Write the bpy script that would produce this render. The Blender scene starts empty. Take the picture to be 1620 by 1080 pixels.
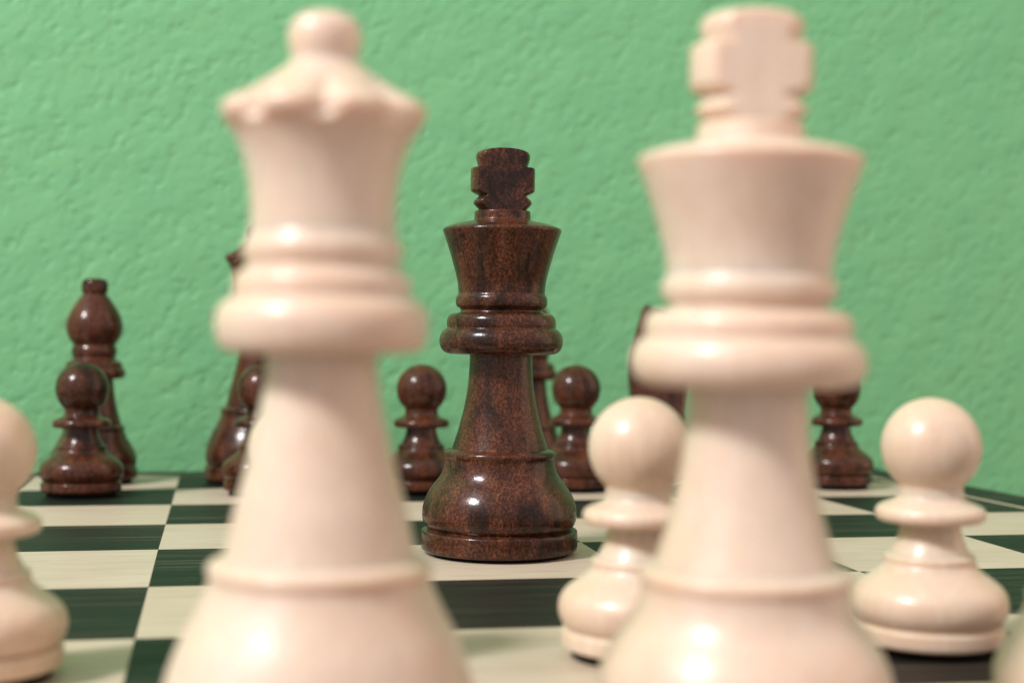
import bpy, bmesh, math, random
from mathutils import Vector, Matrix
random.seed(7)
S = 0.05                      # one chess square = 50 mm
TILT = 0.0166                 # the far half of the folding board drops slightly from the hinge

sc = bpy.context.scene
col = sc.collection
# ------------------------------------------------------------------ camera
cam = bpy.data.cameras.new('camera'); camo = bpy.data.objects.new('camera', cam); col.objects.link(camo)
cam.sensor_width = 36.0; cam.sensor_fit = 'HORIZONTAL'; cam.lens = 53.78
cam.clip_start = 0.01; cam.clip_end = 50
px, py, pz = -0.0131, -0.0104, -0.1895
Rm = Matrix.Rotation(pz, 3, 'Z') @ Matrix.Rotation(px, 3, 'X') @ Matrix.Rotation(py, 3, 'Y')
right, fwd, up = Rm.col[0], Rm.col[1], Rm.col[2]
M4 = Matrix(((right.x, up.x, -fwd.x), (right.y, up.y, -fwd.y), (right.z, up.z, -fwd.z))).to_4x4()
M4.translation = Vector((3.2658, -3.2141, 1.0664)) * S
camo.matrix_world = M4
cam.dof.use_dof = True; cam.dof.focus_distance = 0.352; cam.dof.aperture_fstop = 14.0
sc.camera = camo
# ------------------------------------------------------------------ room light
w = bpy.data.worlds.new('World'); sc.world = w; w.use_nodes = True
bg = w.node_tree.nodes['Background']
bg.inputs['Color'].default_value = (1.0, 0.96, 0.96, 1); bg.inputs['Strength'].default_value = 0.66
def area(name, loc, target, size, power, color):
    l = bpy.data.lights.new(name, 'AREA'); l.shape = 'DISK'; l.size = size; l.energy = power; l.color = color
    o = bpy.data.objects.new(name, l); col.objects.link(o); o.location = loc
    o.rotation_euler = (Vector(target) - Vector(loc)).to_track_quat('-Z', 'Y').to_euler()
    return o
TGT = Vector((4.5, 3.5, 0.5)) * S
area('ceiling_lamp', TGT + Vector((-0.636, -0.347, 0.69)) * 1.9, TGT, 0.38, 42, (1.0, 0.97, 0.97))
area('warm_fill', TGT + Vector((0.9, 0.1, 0.35)) * 1.7, TGT, 2.0, 12, (1.0, 0.5, 0.22))  # added fill, no real lamp: warms the shaded right sides of the pieces
sc.view_settings.view_transform = 'Standard'; sc.view_settings.look = 'None'
sc.view_settings.exposure = 0.06; sc.view_settings.gamma = 1.0
sc.render.engine = 'CYCLES'
sc.cycles.use_denoising = True
sc.cycles.max_bounces = 8

# ------------------------------------------------------------------ material helpers
class NT:
    def __init__(s, name):
        s.m = bpy.data.materials.new(name); s.m.use_nodes = True
        s.t = s.m.node_tree; s.b = s.t.nodes['Principled BSDF']
    def n(s, kind, **kw):
        x = s.t.nodes.new(kind)
        for k, v in kw.items():
            if hasattr(x, k) and k not in ('Scale',): setattr(x, k, v)
            else: x.inputs[k].default_value = v
        return x
    def l(s, a, b): s.t.links.new(a, b)
    def coord(s, scale=(1, 1, 1), seed=True, kind='Object'):
        tc = s.n('ShaderNodeTexCoord'); mp = s.n('ShaderNodeMapping'); mp.inputs['Scale'].default_value = scale
        s.l(tc.outputs[kind], mp.inputs['Vector'])
        if seed:
            oi = s.n('ShaderNodeObjectInfo'); vm = s.n('ShaderNodeVectorMath', operation='MULTIPLY')
            s.l(oi.outputs['Color'], vm.inputs[0]); vm.inputs[1].default_value = (7.3, 5.1, 9.7)
            s.l(vm.outputs[0], mp.inputs['Location'])
        return mp.outputs['Vector']
    def noise(s, vec, scale, detail=3, rough=0.5, dist=0.0):
        x = s.n('ShaderNodeTexNoise'); x.inputs['Scale'].default_value = scale; x.inputs['Detail'].default_value = detail
        x.inputs['Roughness'].default_value = rough; x.inputs['Distortion'].default_value = dist
        s.l(vec, x.inputs['Vector']); return x.outputs['Fac']
    def ramp(s, fac, stops):
        x = s.n('ShaderNodeValToRGB'); e = x.color_ramp.elements
        while len(e) < len(stops): e.new(0.5)
        for k, (p, c) in enumerate(stops): e[k].position = p; e[k].color = (*c, 1) if len(c) == 3 else c
        s.l(fac, x.inputs['Fac']); return x.outputs['Color']
    def mix(s, fac, a, b, mode='MIX'):
        x = s.n('ShaderNodeMix', data_type='RGBA', blend_type=mode)
        for sock, v in ((x.inputs[0], fac), (x.inputs[6], a), (x.inputs[7], b)):
            if hasattr(v, 'is_linked') or hasattr(v, 'links'): s.l(v, sock)
            else: sock.default_value = v if isinstance(v, (int, float)) else (*v, 1)
        return x.outputs[2]
    def bump(s, h, strength, dist, prev=None):
        x = s.n('ShaderNodeBump'); x.inputs['Strength'].default_value = strength; x.inputs['Distance'].default_value = dist
        s.l(h, x.inputs['Height'])
        if prev: s.l(prev, x.inputs['Normal'])
        return x.outputs['Normal']

def g(v): return (v, v, v)
# pale lacquered wood of the white pieces
def mat_light():
    m = NT('pale_wood'); b = m.b
    v = m.coord((1, 1, 0.12)); v2 = m.coord((1, 1, 1))
    grain = m.noise(v, 900, 5, 0.6, 0.4); big = m.noise(v2, 60, 3, 0.55)
    c = m.ramp(grain, [(0.3, (0.65, 0.505, 0.395)), (0.7, (0.72, 0.59, 0.48))])
    c2 = m.ramp(big, [(0.33, (0.96, 0.87, 0.81)), (0.65, (1.0, 1.0, 1.0))])
    m.l(m.mix(1.0, c, c2, 'MULTIPLY'), b.inputs['Base Color'])
    b.inputs['Roughness'].default_value = 0.42
    b.inputs['Subsurface Weight'].default_value = 0.5
    b.inputs['Subsurface Radius'].default_value = (1.0, 0.38, 0.14); b.inputs['Subsurface Scale'].default_value = 0.0045
    b.inputs['Coat Weight'].default_value = 0.25; b.inputs['Coat Roughness'].default_value = 0.19
    m.l(m.bump(m.noise(v2, 700, 3), 0.05, 0.0004), b.inputs['Normal'])
    return m.m
# dark stained wood of the black pieces: mottled red-brown with speckles, glossy lacquer
def mat_dark():
    m = NT('dark_stained_wood'); b = m.b
    v = m.coord((1, 1, 0.55)); v2 = m.coord((1, 1, 0.8)); v3 = m.coord((1, 1, 0.12))
    speck = m.noise(v2, 1900, 3, 0.7); patch = m.noise(v, 130, 4, 0.6, 0.6); streak = m.noise(v3, 420, 4, 0.6)
    c1 = m.ramp(speck, [(0.34, (0.026, 0.0078, 0.0046)), (0.52, (0.086, 0.0272, 0.0137)), (0.70, (0.20, 0.070, 0.032))])
    c2 = m.ramp(patch, [(0.36, g(0.25)), (0.50, g(0.85)), (0.7, (1.2, 1.1, 1.0))])
    c3 = m.ramp(streak, [(0.36, g(0.6)), (0.58, g(1.0))])
    m.l(m.mix(1.0, m.mix(1.0, c1, c2, 'MULTIPLY'), c3, 'MULTIPLY'), b.inputs['Base Color'])
    b.inputs['Roughness'].default_value = 0.33
    b.inputs['Specular IOR Level'].default_value = 0.1; b.inputs['Coat Weight'].default_value = 0.55; b.inputs['Coat Roughness'].default_value = 0.13
    nb = m.bump(m.noise(v2, 900, 3, 0.6), 0.16, 0.0006)
    m.l(nb, b.inputs['Normal']); b.inputs['Coat IOR'].default_value = 1.42; m.l(m.bump(m.noise(v2, 1100, 3, 0.6), 0.09, 0.0005), b.inputs['Coat Normal'])
    return m.m
def mat_felt(name, c):
    m = NT(name); b = m.b; v = m.coord()
    m.l(m.ramp(m.noise(v, 2500, 3), [(0.3, tuple(x * 0.6 for x in c)), (0.7, c)]), b.inputs['Base Color'])
    b.inputs['Roughness'].default_value = 0.95; b.inputs['Specular IOR Level'].default_value = 0.1
    return m.m
# board veneers, grain along the ranks
def mat_maple():
    m = NT('maple_veneer'); b = m.b
    v = m.coord((0.06, 1, 1)); v2 = m.coord((0.3, 1, 1))
    gr = m.noise(v, 900, 6, 0.65, 0.3); big = m.noise(v2, 60, 3)
    c = m.ramp(gr, [(0.30, (0.45, 0.36, 0.275)), (0.5, (0.56, 0.46, 0.36)), (0.72, (0.60, 0.505, 0.405))])
    c2 = m.ramp(big, [(0.35, (0.93, 0.91, 0.88)), (0.65, g(1.0))])
    m.l(m.mix(1.0, c, c2, 'MULTIPLY'), b.inputs['Base Color'])
    b.inputs['Roughness'].default_value = 0.42; b.inputs['Specular IOR Level'].default_value = 0.35
    m.l(m.bump(gr, 0.04, 0.0003), b.inputs['Normal'])
    return m.m
def mat_green():
    m = NT('green_stained_veneer'); b = m.b
    v = m.coord((0.035, 1, 1)); v2 = m.coord((0.05, 1, 1)); v3 = m.coord((0.012, 1, 1))
    gr = m.noise(v, 1100, 6, 0.65, 0.2); band = m.noise(v2, 75, 2, 0.5); line = m.noise(v3, 900, 2, 0.5)
    oi = m.n('ShaderNodeObjectInfo'); sep = m.n('ShaderNodeSeparateColor'); m.l(oi.outputs['Color'], sep.inputs[0])
    green = m.ramp(gr, [(0.3, (0.004, 0.0085, 0.005)), (0.7, (0.0105, 0.0175, 0.0115))])
    brown = m.ramp(gr, [(0.3, (0.007, 0.006, 0.005)), (0.7, (0.025, 0.020, 0.016))])
    ad = m.n('ShaderNodeMath', operation='ADD'); m.l(band, ad.inputs[0]); m.l(sep.outputs[2], ad.inputs[1])
    f = m.ramp(ad.outputs[0], [(0.62, g(0)), (0.86, g(1))])
    c = m.mix(f, green, brown)
    ln = m.ramp(line, [(0.585, g(0)), (0.69, g(0.7))])
    m.l(m.mix(ln, c, (0.13, 0.10, 0.07)), b.inputs['Base Color'])
    b.inputs['Roughness'].default_value = 0.5; b.inputs['Specular IOR Level'].default_value = 0.18
    m.l(m.bump(gr, 0.05, 0.0003), b.inputs['Normal'])
    return m.m
def mat_wall():
    m = NT('green_wall_paint'); b = m.b
    tc = m.n('ShaderNodeTexCoord'); mp = m.n('ShaderNodeMapping'); mp.inputs['Rotation'].default_value = (0, math.radians(-38), 0); mp.vector_type = 'TEXTURE'
    mp.inputs['Scale'].default_value = (1.25, 1, 0.9)
    m.l(tc.outputs['Object'], mp.inputs['Vector']); v = mp.outputs['Vector']
    n1 = m.noise(v, 250, 3, 0.5, 0.3); n2 = m.noise(v, 520, 2, 0.5); n3 = m.noise(v, 70, 3); n4 = m.noise(v, 55, 2, 0.4)
    dent = m.ramp(n1, [(0.26, g(0)), (0.47, g(0.85)), (0.8, g(1))])
    c = m.ramp(n3, [(0.35, (0.170, 0.445, 0.215)), (0.65, (0.184, 0.458, 0.213))])
    m.l(c, b.inputs['Base Color'])
    b.inputs['Roughness'].default_value = 0.6; b.inputs['Specular IOR Level'].default_value = 0.3
    nb = m.bump(n4, 0.35, 0.003); nb = m.bump(dent, 0.35, 0.0016, nb); nb = m.bump(n2, 0.3, 0.0007, nb)
    m.l(nb, b.inputs['Normal'])
    return m.m
def mat_table():
    m = NT('table_wood'); b = m.b; v = m.coord((0.08, 1, 1), False)
    m.l(m.ramp(m.noise(v, 120, 5, 0.6), [(0.3, (0.16, 0.09, 0.05)), (0.7, (0.28, 0.17, 0.10))]), b.inputs['Base Color'])
    b.inputs['Roughness'].default_value = 0.5
    return m.m
LIGHT, DARK = mat_light(), mat_dark()
FELT_BLACK = mat_felt('black_felt', (0.012, 0.012, 0.013)); FELT_GREEN = mat_felt('green_felt', (0.008, 0.05, 0.035))
MAPLE, GREEN, WALL, TABLE = mat_maple(), mat_green(), mat_wall(), mat_table()

# ------------------------------------------------------------------ mesh helpers
def link(name, me, mat, parent=None):
    o = bpy.data.objects.new(name, me); col.objects.link(o)
    if mat and not me.materials: me.materials.append(mat)
    if parent: o.parent = parent
    return o
def box_mesh(name, x0, x1, y0, y1, z0, z1, bevel=0.0):
    bm = bmesh.new(); r = bmesh.ops.create_cube(bm, size=1)
    for v in bm.verts:
        v.co = Vector(((x0 + x1) / 2 + v.co.x * (x1 - x0), (y0 + y1) / 2 + v.co.y * (y1 - y0), (z0 + z1) / 2 + v.co.z * (z1 - z0)))
    if bevel: bmesh.ops.bevel(bm, geom=bm.edges[:], offset=bevel, segments=2, affect='EDGES', profile=0.5)
    me = bpy.data.meshes.new(name); bm.to_mesh(me); bm.free(); return me
def chaikin(p, n=2):
    for _ in range(n):
        q = [p[0]]
        for a, b in zip(p[:-1], p[1:]):
            q.append((a[0] * .75 + b[0] * .25, a[1] * .75 + b[1] * .25)); q.append((a[0] * .25 + b[0] * .75, a[1] * .25 + b[1] * .75))
        q.append(p[-1]); p = q
    return p
def lathe(name, prof, seg=96, mod=None, cap_bottom=False, cap_top=False, smooth=2):
    """prof in squares (radius, height); mod(x, y, z) -> (x, y, z) shapes the turned solid"""
    p = chaikin(prof, smooth)
    verts, faces = [], []
    for r, z in p:
        r = max(r, 1e-5)
        for k in range(seg):
            a = 2 * math.pi * k / seg
            x, y, zz = r * math.cos(a), r * math.sin(a), z
            if mod: x, y, zz = mod(x, y, zz)
            verts.append((x * S, y * S, zz * S))
    for i in range(len(p) - 1):
        for k in range(seg):
            k2 = (k + 1) % seg
            faces.append((i * seg + k, i * seg + k2, (i + 1) * seg + k2, (i + 1) * seg + k))
    if cap_bottom: faces.append(tuple(range(seg))[::-1])
    if cap_top: faces.append(tuple((len(p) - 1) * seg + k for k in range(seg)))
    me = bpy.data.meshes.new(name); me.from_pydata(verts, [], faces)
    me.polygons.foreach_set('use_smooth', [True] * len(me.polygons))
    me.set_sharp_from_angle(angle=math.radians(50)); me.update()
    return me
def arc(cz, r, a0, a1, n):
    return [(r * math.cos(math.radians(a0 + (a1 - a0) * k / n)), cz + r * math.sin(math.radians(a0 + (a1 - a0) * k / n))) for k in range(n + 1)]

# ------------------------------------------------------------------ piece profiles (radius, height), in squares, split where the turning has a crease
def king_parts(cross_d, up):
    P = {}
    P['felt_pad'] = dict(prof=[(.32, 0), (.326, .003), (.326, .016)], cap_bottom=True)
    P['base'] = dict(prof=[(.30, .014), (.345, .014), (.36, .022), (.3615, .04), (.3615, .098), (.358, .109), (.340, .114), (.331, .12)], cap_bottom=True)
    P['foot'] = dict(prof=[(.331, .12), (.345, .13), (.356, .16), (.357, .19), (.352, .225), (.335, .27), (.305, .315), (.276, .35), (.259, .385), (.252, .418), (.251, .437), (.257, .446), (.2585, .46), (.2525, .471), (.236, .476), (.222, .481)])
    P['stem'] = dict(prof=[(.222, .481), (.208, .522), (.195, .563), (.18, .62), (.168, .668), (.157, .73), (.15, .78), (.1455, .85), (.144, .905), (.147, .914)])
    P['collar'] = dict(prof=[(.147, .914), (.235, .914), (.262, .922), (.278, .94), (.2855, .965), (.2845, .988), (.276, 1.012), (.262, 1.028), (.25, 1.033), (.2505, 1.04), (.2525, 1.055), (.25, 1.077), (.24, 1.094), (.222, 1.1015), (.193, 1.104), (.187, 1.114), (.193, 1.124), (.209, 1.134), (.2125, 1.155), (.209, 1.177), (.201, 1.188), (.199, 1.195)])
    P['crown'] = dict(prof=[(.199, 1.195), (.203, 1.24), (.213, 1.285), (.226, 1.332), (.24, 1.381), (.259, 1.438), (.2715, 1.474), (.2735, 1.484), (.267, 1.493), (.235, 1.505), (.2, 1.515), (.16, 1.523), (.138, 1.527), (.1305, 1.531), (.1295, 1.548), (.1295, 1.566), (.126, 1.572), (.108, 1.574)])
    cp = [(.108, 1.574), (.112, 1.58), (.132, 1.6), (.1355, 1.609), (.131, 1.62), (.111, 1.637), (.110, 1.641), (.139, 1.655), (.1475, 1.663), (.1485, 1.672), (.1485, 1.755), (.147, 1.766), (.143, 1.768), (.114, 1.77), (.1145, 1.777), (.122, 1.80), (.1255, 1.815), (.123, 1.832), (.115, 1.842), (.09, 1.8525), (.05, 1.859), (0, 1.861)]
    P['cross_finial'] = dict(prof=cp, mod=lambda x, y, z: (x, max(-cross_d, min(cross_d, y)), z), smooth=1, seg=128)
    for k in P: P[k]['prof'] = [(r, z if z < 1 else 1 + (z - 1) * up) for r, z in P[k]['prof']]   # the two kings were turned by hand: one is a little shorter
    return P
def queen_mod(x, y, z):
    r = math.hypot(x, y)
    wz = max(0.0, 1 - ((z - 1.54) / .075 if z > 1.54 else (1.54 - z) / .036)) if z > 1.49 else 0
    wz = min(1, wz * 1.6)
    if wz <= 0 or r < .1: return x, y, z
    a = math.atan2(y, x) + math.pi / 2 + 0.03
    d = (a + math.pi / 8) % (math.pi / 4) - math.pi / 8
    k = math.exp(-(d / .15) ** 2)
    rr = r - .036 * wz * k
    return x * rr / r, y * rr / r, z - .004 * wz * k
def queen_parts():
    P = {}
    P['felt_pad'] = dict(prof=[(.32, 0), (.326, .003), (.326, .016)], cap_bottom=True)
    P['base'] = dict(prof=[(.30, .014), (.345, .014), (.361, .022), (.364, .04), (.364, .1), (.36, .112), (.35, .118), (.345, .122)], cap_bottom=True)
    P['foot'] = dict(prof=[(.345, .122), (.352, .134), (.359, .16), (.36, .195), (.355, .235), (.34, .28), (.318, .335), (.29, .385), (.268, .43), (.257, .458), (.254, .474), (.2595, .482), (.2605, .495), (.255, .506), (.237, .513), (.224, .52)])
    P['stem'] = dict(prof=[(.224, .52), (.213, .56), (.198, .634), (.178, .7), (.158, .781), (.143, .85), (.13, .928), (.1265, .975), (.13, .987)])
    P['collar'] = dict(prof=[(.13, .987), (.2, .988), (.229, .995), (.243, 1.018), (.248, 1.055), (.244, 1.085), (.232, 1.112), (.218, 1.124), (.207, 1.129), (.2045, 1.138), (.207, 1.155), (.203, 1.183), (.19, 1.198), (.177, 1.203), (.174, 1.212), (.179, 1.222), (.184, 1.235), (.185, 1.25), (.181, 1.265), (.173, 1.277), (.1685, 1.29)])
    P['crown'] = dict(prof=[(.1685, 1.29), (.167, 1.325), (.168, 1.367), (.173, 1.41), (.183, 1.454), (.194, 1.484), (.205, 1.508), (.217, 1.525), (.230, 1.537), (.240, 1.548), (.2435, 1.562), (.240, 1.576), (.227, 1.586), (.208, 1.595), (.19, 1.602), (.163, 1.618), (.135, 1.635), (.11, 1.651), (.09, 1.665), (.077, 1.679)], mod=queen_mod, seg=192)
    P['finial'] = dict(prof=[(.077, 1.679), (.0765, 1.689), (.083, 1.71), (.0855, 1.73), (.08, 1.758), (.06, 1.779), (.03, 1.787), (0, 1.788)])
    def low(z):
        k = [(0, 0), (1.06, 0), (1.15, .018), (1.2, .022), (1.6, .022), (1.79, .012)]
        for (a, u), (b, v) in zip(k[:-1], k[1:]):
            if z <= b: return z - u - (v - u) * (z - a) / (b - a)
        return z
    for q in P: P[q]['prof'] = [(r, low(z)) for r, z in P[q]['prof']]
    return P
def bishop_parts():
    P = {}
    P['felt_pad'] = dict(prof=[(.25, 0), (.255, .004), (.255, .032)], cap_bottom=True)
    P['base'] = dict(prof=[(.24, .03), (.278, .03), (.289, .036), (.291, .05), (.291, .094), (.288, .104), (.281, .11), (.277, .114)], cap_bottom=True)
    P['foot'] = dict(prof=[(.277, .114), (.284, .126), (.2885, .15), (.287, .18), (.275, .215), (.255, .25), (.236, .282), (.216, .318), (.206, .343), (.202, .358), (.2065, .366), (.2055, .379), (.193, .388), (.187, .392)])
    P['stem'] = dict(prof=[(.187, .392), (.175, .43), (.155, .5), (.14, .58), (.131, .66), (.128, .698), (.132, .706)])
    P['collar'] = dict(prof=[(.132, .706), (.185, .706), (.204, .72), (.21, .742), (.204, .765), (.192, .777), (.187, .785), (.188, .798), (.183, .812), (.172, .822), (.15, .833), (.14, .845), (.142, .86), (.149, .871), (.151, .89), (.149, .91), (.142, .925), (.139, .936)])
    P['head'] = dict(prof=[(.139, .936), (.152, .953), (.172, .985), (.185, 1.02), (.189, 1.055), (.186, 1.09), (.172, 1.135), (.15, 1.178), (.12, 1.225), (.096, 1.258), (.084, 1.272), (.0775, 1.281)])
    P['finial'] = dict(prof=[(.0775, 1.281), (.083, 1.29), (.088, 1.303), (.0885, 1.33), (.086, 1.36), (.073, 1.379), (.04, 1.387), (0, 1.388)])
    return P
def pawn_parts():
    P = {}
    P['felt_pad'] = dict(prof=[(.205, 0), (.21, .004), (.21, .032)], cap_bottom=True)
    P['base'] = dict(prof=[(.19, .03), (.23, .03), (.241, .036), (.2435, .047), (.2435, .082), (.241, .088), (.232, .092), (.225, .096)], cap_bottom=True)
    P['foot'] = dict(prof=[(.225, .096), (.238, .105), (.25, .127), (.2545, .155), (.25, .185), (.235, .211), (.205, .236), (.178, .255), (.16, .27), (.149, .284), (.1465, .293), (.149, .301), (.147, .311), (.138, .317), (.13, .32)])
    P['stem'] = dict(prof=[(.13, .32), (.115, .345), (.104, .375), (.0975, .4), (.096, .42)])
    P['collar'] = dict(prof=[(.096, .42), (.152, .422), (.170, .427), (.1775, .438), (.1785, .455), (.172, .469), (.153, .480), (.125, .491), (.108, .502), (.106, .516)])
    P['head'] = dict(prof=[(.106, .516), (.104, .526)] + arc(.667, .162, -49, 88, 26) + [(0, .829)], smooth=1)
    return P
def knight_head_mesh():
    out = [(-.17, .39), (-.205, .47), (-.235, .56), (-.252, .67), (-.248, .80), (-.228, .93), (-.198, 1.06), (-.168, 1.16), (-.15, 1.225), (-.125, 1.262), (-.09, 1.245), (-.06, 1.222), (-.01, 1.222),
           (.05, 1.185), (.12, 1.10), (.20, .985), (.262, .89), (.278, .84), (.258, .79), (.215, .765), (.165, .785), (.11, .80), (.065, .775), (.06, .72), (.095, .64), (.15, .54), (.18, .46), (.185, .39)]
    pts = out
    for _ in range(2):
        q = []
        n = len(pts)
        for i in range(n):
            a, b = pts[i], pts[(i + 1) % n]
            q += [(a[0] * .75 + b[0] * .25, a[1] * .75 + b[1] * .25), (a[0] * .25 + b[0] * .75, a[1] * .25 + b[1] * .75)]
        pts = q
    n = len(pts); bm = bmesh.new(); rings = []
    L = 9
    for j in range(L):
        ph = math.radians(-80 + 160 * j / (L - 1)); ring = []
        for i in range(n):
            a, b, c = pts[i - 1], pts[i], pts[(i + 1) % n]
            t = Vector((c[0] - a[0], c[1] - a[1])); t.normalize(); nn = Vector((t.y, -t.x))   # inward: the outline runs clockwise
            half = .165 - .075 * max(0, min(1, (b[1] - .42) / .75))
            ins = .055 * (1 - math.cos(ph))
            x, z = b[0] + nn.x * ins, b[1] + nn.y * ins
            ring.append(bm.verts.new((x * S, half * math.sin(ph) * S, z * S)))
        rings.append(ring)
    for j in range(L - 1):
        for i in range(n):
            bm.faces.new((rings[j][i], rings[j][(i + 1) % n], rings[j + 1][(i + 1) % n], rings[j + 1][i]))
    f1 = bm.faces.new(rings[0][::-1]); f2 = bm.faces.new(rings[-1])
    bmesh.ops.triangulate(bm, faces=[f1, f2])
    bmesh.ops.recalc_face_normals(bm, faces=bm.faces[:])
    for f in bm.faces: f.smooth = True
    me = bpy.data.meshes.new('head'); bm.to_mesh(me); bm.free()
    me.set_sharp_from_angle(angle=math.radians(40))
    return me
def knight_parts():
    P = bishop_parts(); P = {k: P[k] for k in ('felt_pad', 'base', 'foot')}
    P['foot'] = dict(prof=P['foot']['prof'][:-2] + [(.193, .388), (.15, .396), (0, .40)])
    return P

MESH = {}
def piece_meshes(kind, wood):
    key = (kind, wood.name)
    if key in MESH: return MESH[key]
    parts = {'king': lambda: king_parts(.1 if wood is LIGHT else .075, .955 if wood is LIGHT else 1), 'queen': queen_parts, 'bishop': bishop_parts, 'pawn': pawn_parts, 'knight': knight_parts}[kind]()
    d = {}
    for n, kw in parts.items():
        kw = dict(kw); prof = kw.pop('prof')
        me = lathe(n, prof, **kw); me.materials.append((FELT_BLACK if kind != 'queen' else FELT_GREEN) if n == 'felt_pad' else wood)
        d[n] = me
    if kind == 'knight':
        me = knight_head_mesh(); me.materials.append(wood); d['head'] = me
        for s in (-1, 1):
            bm = bmesh.new()
            bmesh.ops.create_uvsphere(bm, u_segments=12, v_segments=8, radius=.018 * S, matrix=Matrix.Translation((.05 * S, s * .098 * S, 1.06 * S)))
            me = bpy.data.meshes.new('eye'); bm.to_mesh(me); bm.free(); me.materials.append(wood); d['eye' if s < 0 else 'eye '] = me
    MESH[key] = d; return d
def surf(y): return -math.tan(TILT) * (y - 4) if y > 4 else 0.0
def piece(kind, wood, x, y, label, group=None, rot=0.0):
    t = bpy.data.objects.new('chess_' + kind, None); col.objects.link(t)
    t.empty_display_size = 0.01
    far = y > 4
    t.location = (x * S, y * S, surf(y) * S + 0.00005)
    q = Matrix.Rotation(-TILT if far else 0, 3, 'X') @ Matrix.Rotation(rot, 3, 'Z')
    t.rotation_euler = q.to_euler()
    t['label'] = label; t['category'] = 'chess ' + kind
    if group: t['group'] = group
    c = (random.random(), random.random(), random.random(), 1)
    for n, me in piece_meshes(kind, wood).items():
        o = link(n.strip(), me, None, t); o.color = c
    return t

# ------------------------------------------------------------------ setting: wall and table
WY = 8.75 * S; TZ = -0.5 * S
def plane(name, verts, mat, kind='structure'):
    me = bpy.data.meshes.new(name); me.from_pydata(verts, [], [(0, 1, 2, 3)]); o = link(name, me, mat); o['kind'] = kind; return o
plane('wall', [(-1.6, WY, -0.9), (2.2, WY, -0.9), (2.2, WY, 1.5), (-1.6, WY, 1.5)], WALL)
tb = link('table', box_mesh('table', -0.35, 0.85, -0.14, WY - 0.002, TZ - 0.03, TZ, 0.002), TABLE); tb['kind'] = 'structure'

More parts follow.
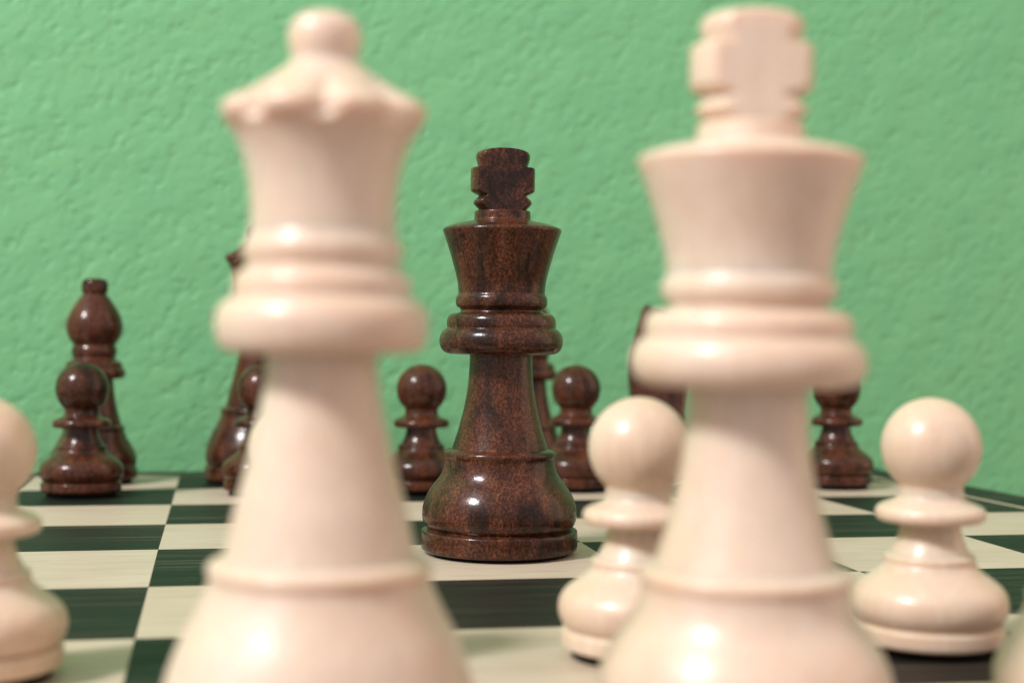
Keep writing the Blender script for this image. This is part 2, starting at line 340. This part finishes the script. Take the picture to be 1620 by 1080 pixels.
# ------------------------------------------------------------------ the folding chess board
board = bpy.data.objects.new('chess_board', None); col.objects.link(board); board.location = (4 * S, 4 * S, TZ)
board['label'] = 'green and pale wood folding chess board carrying all the pieces'; board['category'] = 'chess board'
B = 0.40; IN = 0.045; TH = 0.022      # border and inlay widths, tile thickness, in squares
GAP = 0.001
tile = box_mesh('square', GAP * S / 2, (1 - GAP / 2) * S, GAP * S / 2, (1 - GAP / 2) * S, -TH * S, 0)
tile_l, tile_d = tile, tile.copy()
tile_l.materials.append(MAPLE); tile_d.materials.append(GREEN)
brown = {(4, 2): .36, (5, 1): .40, (2, 2): .27, (3, 5): .12, (4, 3): 0, (1, 5): .1}
for far in (0, 1):
    y0 = 4 if far else -B; y1 = 8 + B if far else 4
    h = link('board_half', box_mesh('board_half', -B * S, (8 + B) * S, (0 if far else -B - 4) * S, (4 + B if far else 0) * S, -0.49 * S + (.0 if not far else 0.0045), -TH * S - 0.00005, 0.0006), GREEN, board)
    h.color = (.3, .6, .05, 1)
    h.location = Vector((0, 4 * S, 0)) - Vector((4 * S, 4 * S, TZ)) ; h.rotation_euler = (-TILT if far else 0, 0, 0)
    for r in range(4):
        for c in range(8):
            rank = r + (4 if far else 0)
            dark = (rank + c) % 2 == 0
            o = link('square', tile_d if dark else tile_l, None, h)
            o.location = (c * S, (r if far else r - 4) * S, 0)
            o.color = (random.random(), random.random(), brown.get((c, rank), random.random() * .25), 1)
    e = 0.00006
    ya, yb = (0.003, 4) if far else (-4, -0.003)
    strips = [('inlay_line', -IN, -.002, ya, yb, MAPLE), ('inlay_line', 8.002, 8 + IN, ya, yb, MAPLE), ('border', -B, -IN - .002, ya, yb, GREEN), ('border', 8 + IN + .002, 8 + B, ya, yb, GREEN)]
    if far: strips += [('inlay_line', -IN, 8 + IN, 4.002, 4 + IN, MAPLE), ('border', -B, 8 + B, 4 + IN + .002, 4 + B, GREEN)]
    else: strips += [('inlay_line', -IN, 8 + IN, -4 - IN, -4.002, MAPLE), ('border', -B, 8 + B, -4 - B, -4 - IN - .002, GREEN)]
    for n, xa, xb, a, b_, m in strips:
        o = link(n, box_mesh(n, xa * S, xb * S, a * S, b_ * S, -TH * S, 0, 0.0004 if n == 'border' else 0), m, h)
        o.color = (random.random(), random.random(), .02, 1)

# ------------------------------------------------------------------ the pieces
piece('king', DARK, 4.544, 3.7145, 'dark brown king standing alone on a pale square mid board', rot=0.01)
piece('king', LIGHT, 4.529, 0.327, 'pale wooden king with its blocky cross finial', rot=math.radians(-5.6))
piece('queen', LIGHT, 3.502, 0.35, 'pale wooden queen with notched crown and ball top', rot=-.04)
piece('bishop', LIGHT, 5.53, 0.36, 'pale wooden bishop beside the pale king, only its foot edge showing')
gw = 'pale pawns on their starting rank'
piece('pawn', LIGHT, 2.578, 1.50, 'pale wooden pawn on the far side of the pale queen from the kings', gw)
piece('pawn', LIGHT, 3.517, 1.50, 'pale wooden pawn hidden directly behind the pale queen', gw)
piece('pawn', LIGHT, 4.588, 1.505, 'pale wooden pawn half hidden behind the pale king', gw)
piece('pawn', LIGHT, 5.575, 1.472, 'pale wooden pawn in full view on a blackish square', gw)
gb = 'dark pawns on their starting rank'
piece('pawn', DARK, 2.438, 6.581, 'dark brown pawn standing right in front of the fully visible dark bishop', gb)
piece('pawn', DARK, 3.545, 6.55, 'dark brown pawn in front of the dark queen', gb)
piece('pawn', DARK, 4.548, 6.521, 'dark brown pawn between the pale queen and the dark king, nothing behind it', gb)
piece('pawn', DARK, 5.586, 6.609, 'dark brown pawn beside the half hidden bishop and the lone dark king', gb)
piece('pawn', DARK, 7.406, 6.599, 'dark brown pawn on the board edge file behind the pale king', gb)
piece('bishop', DARK, 2.438, 7.5, 'dark brown bishop in open view behind a dark pawn')
piece('bishop', DARK, 5.445, 7.5, 'dark brown bishop mostly hidden behind the dark king')
piece('queen', DARK, 3.54, 7.5, 'dark brown queen mostly hidden behind the pale queen')
piece('knight', DARK, 6.44, 7.5, 'dark brown knight mostly hidden behind the collar of the pale king', rot=math.radians(-12))
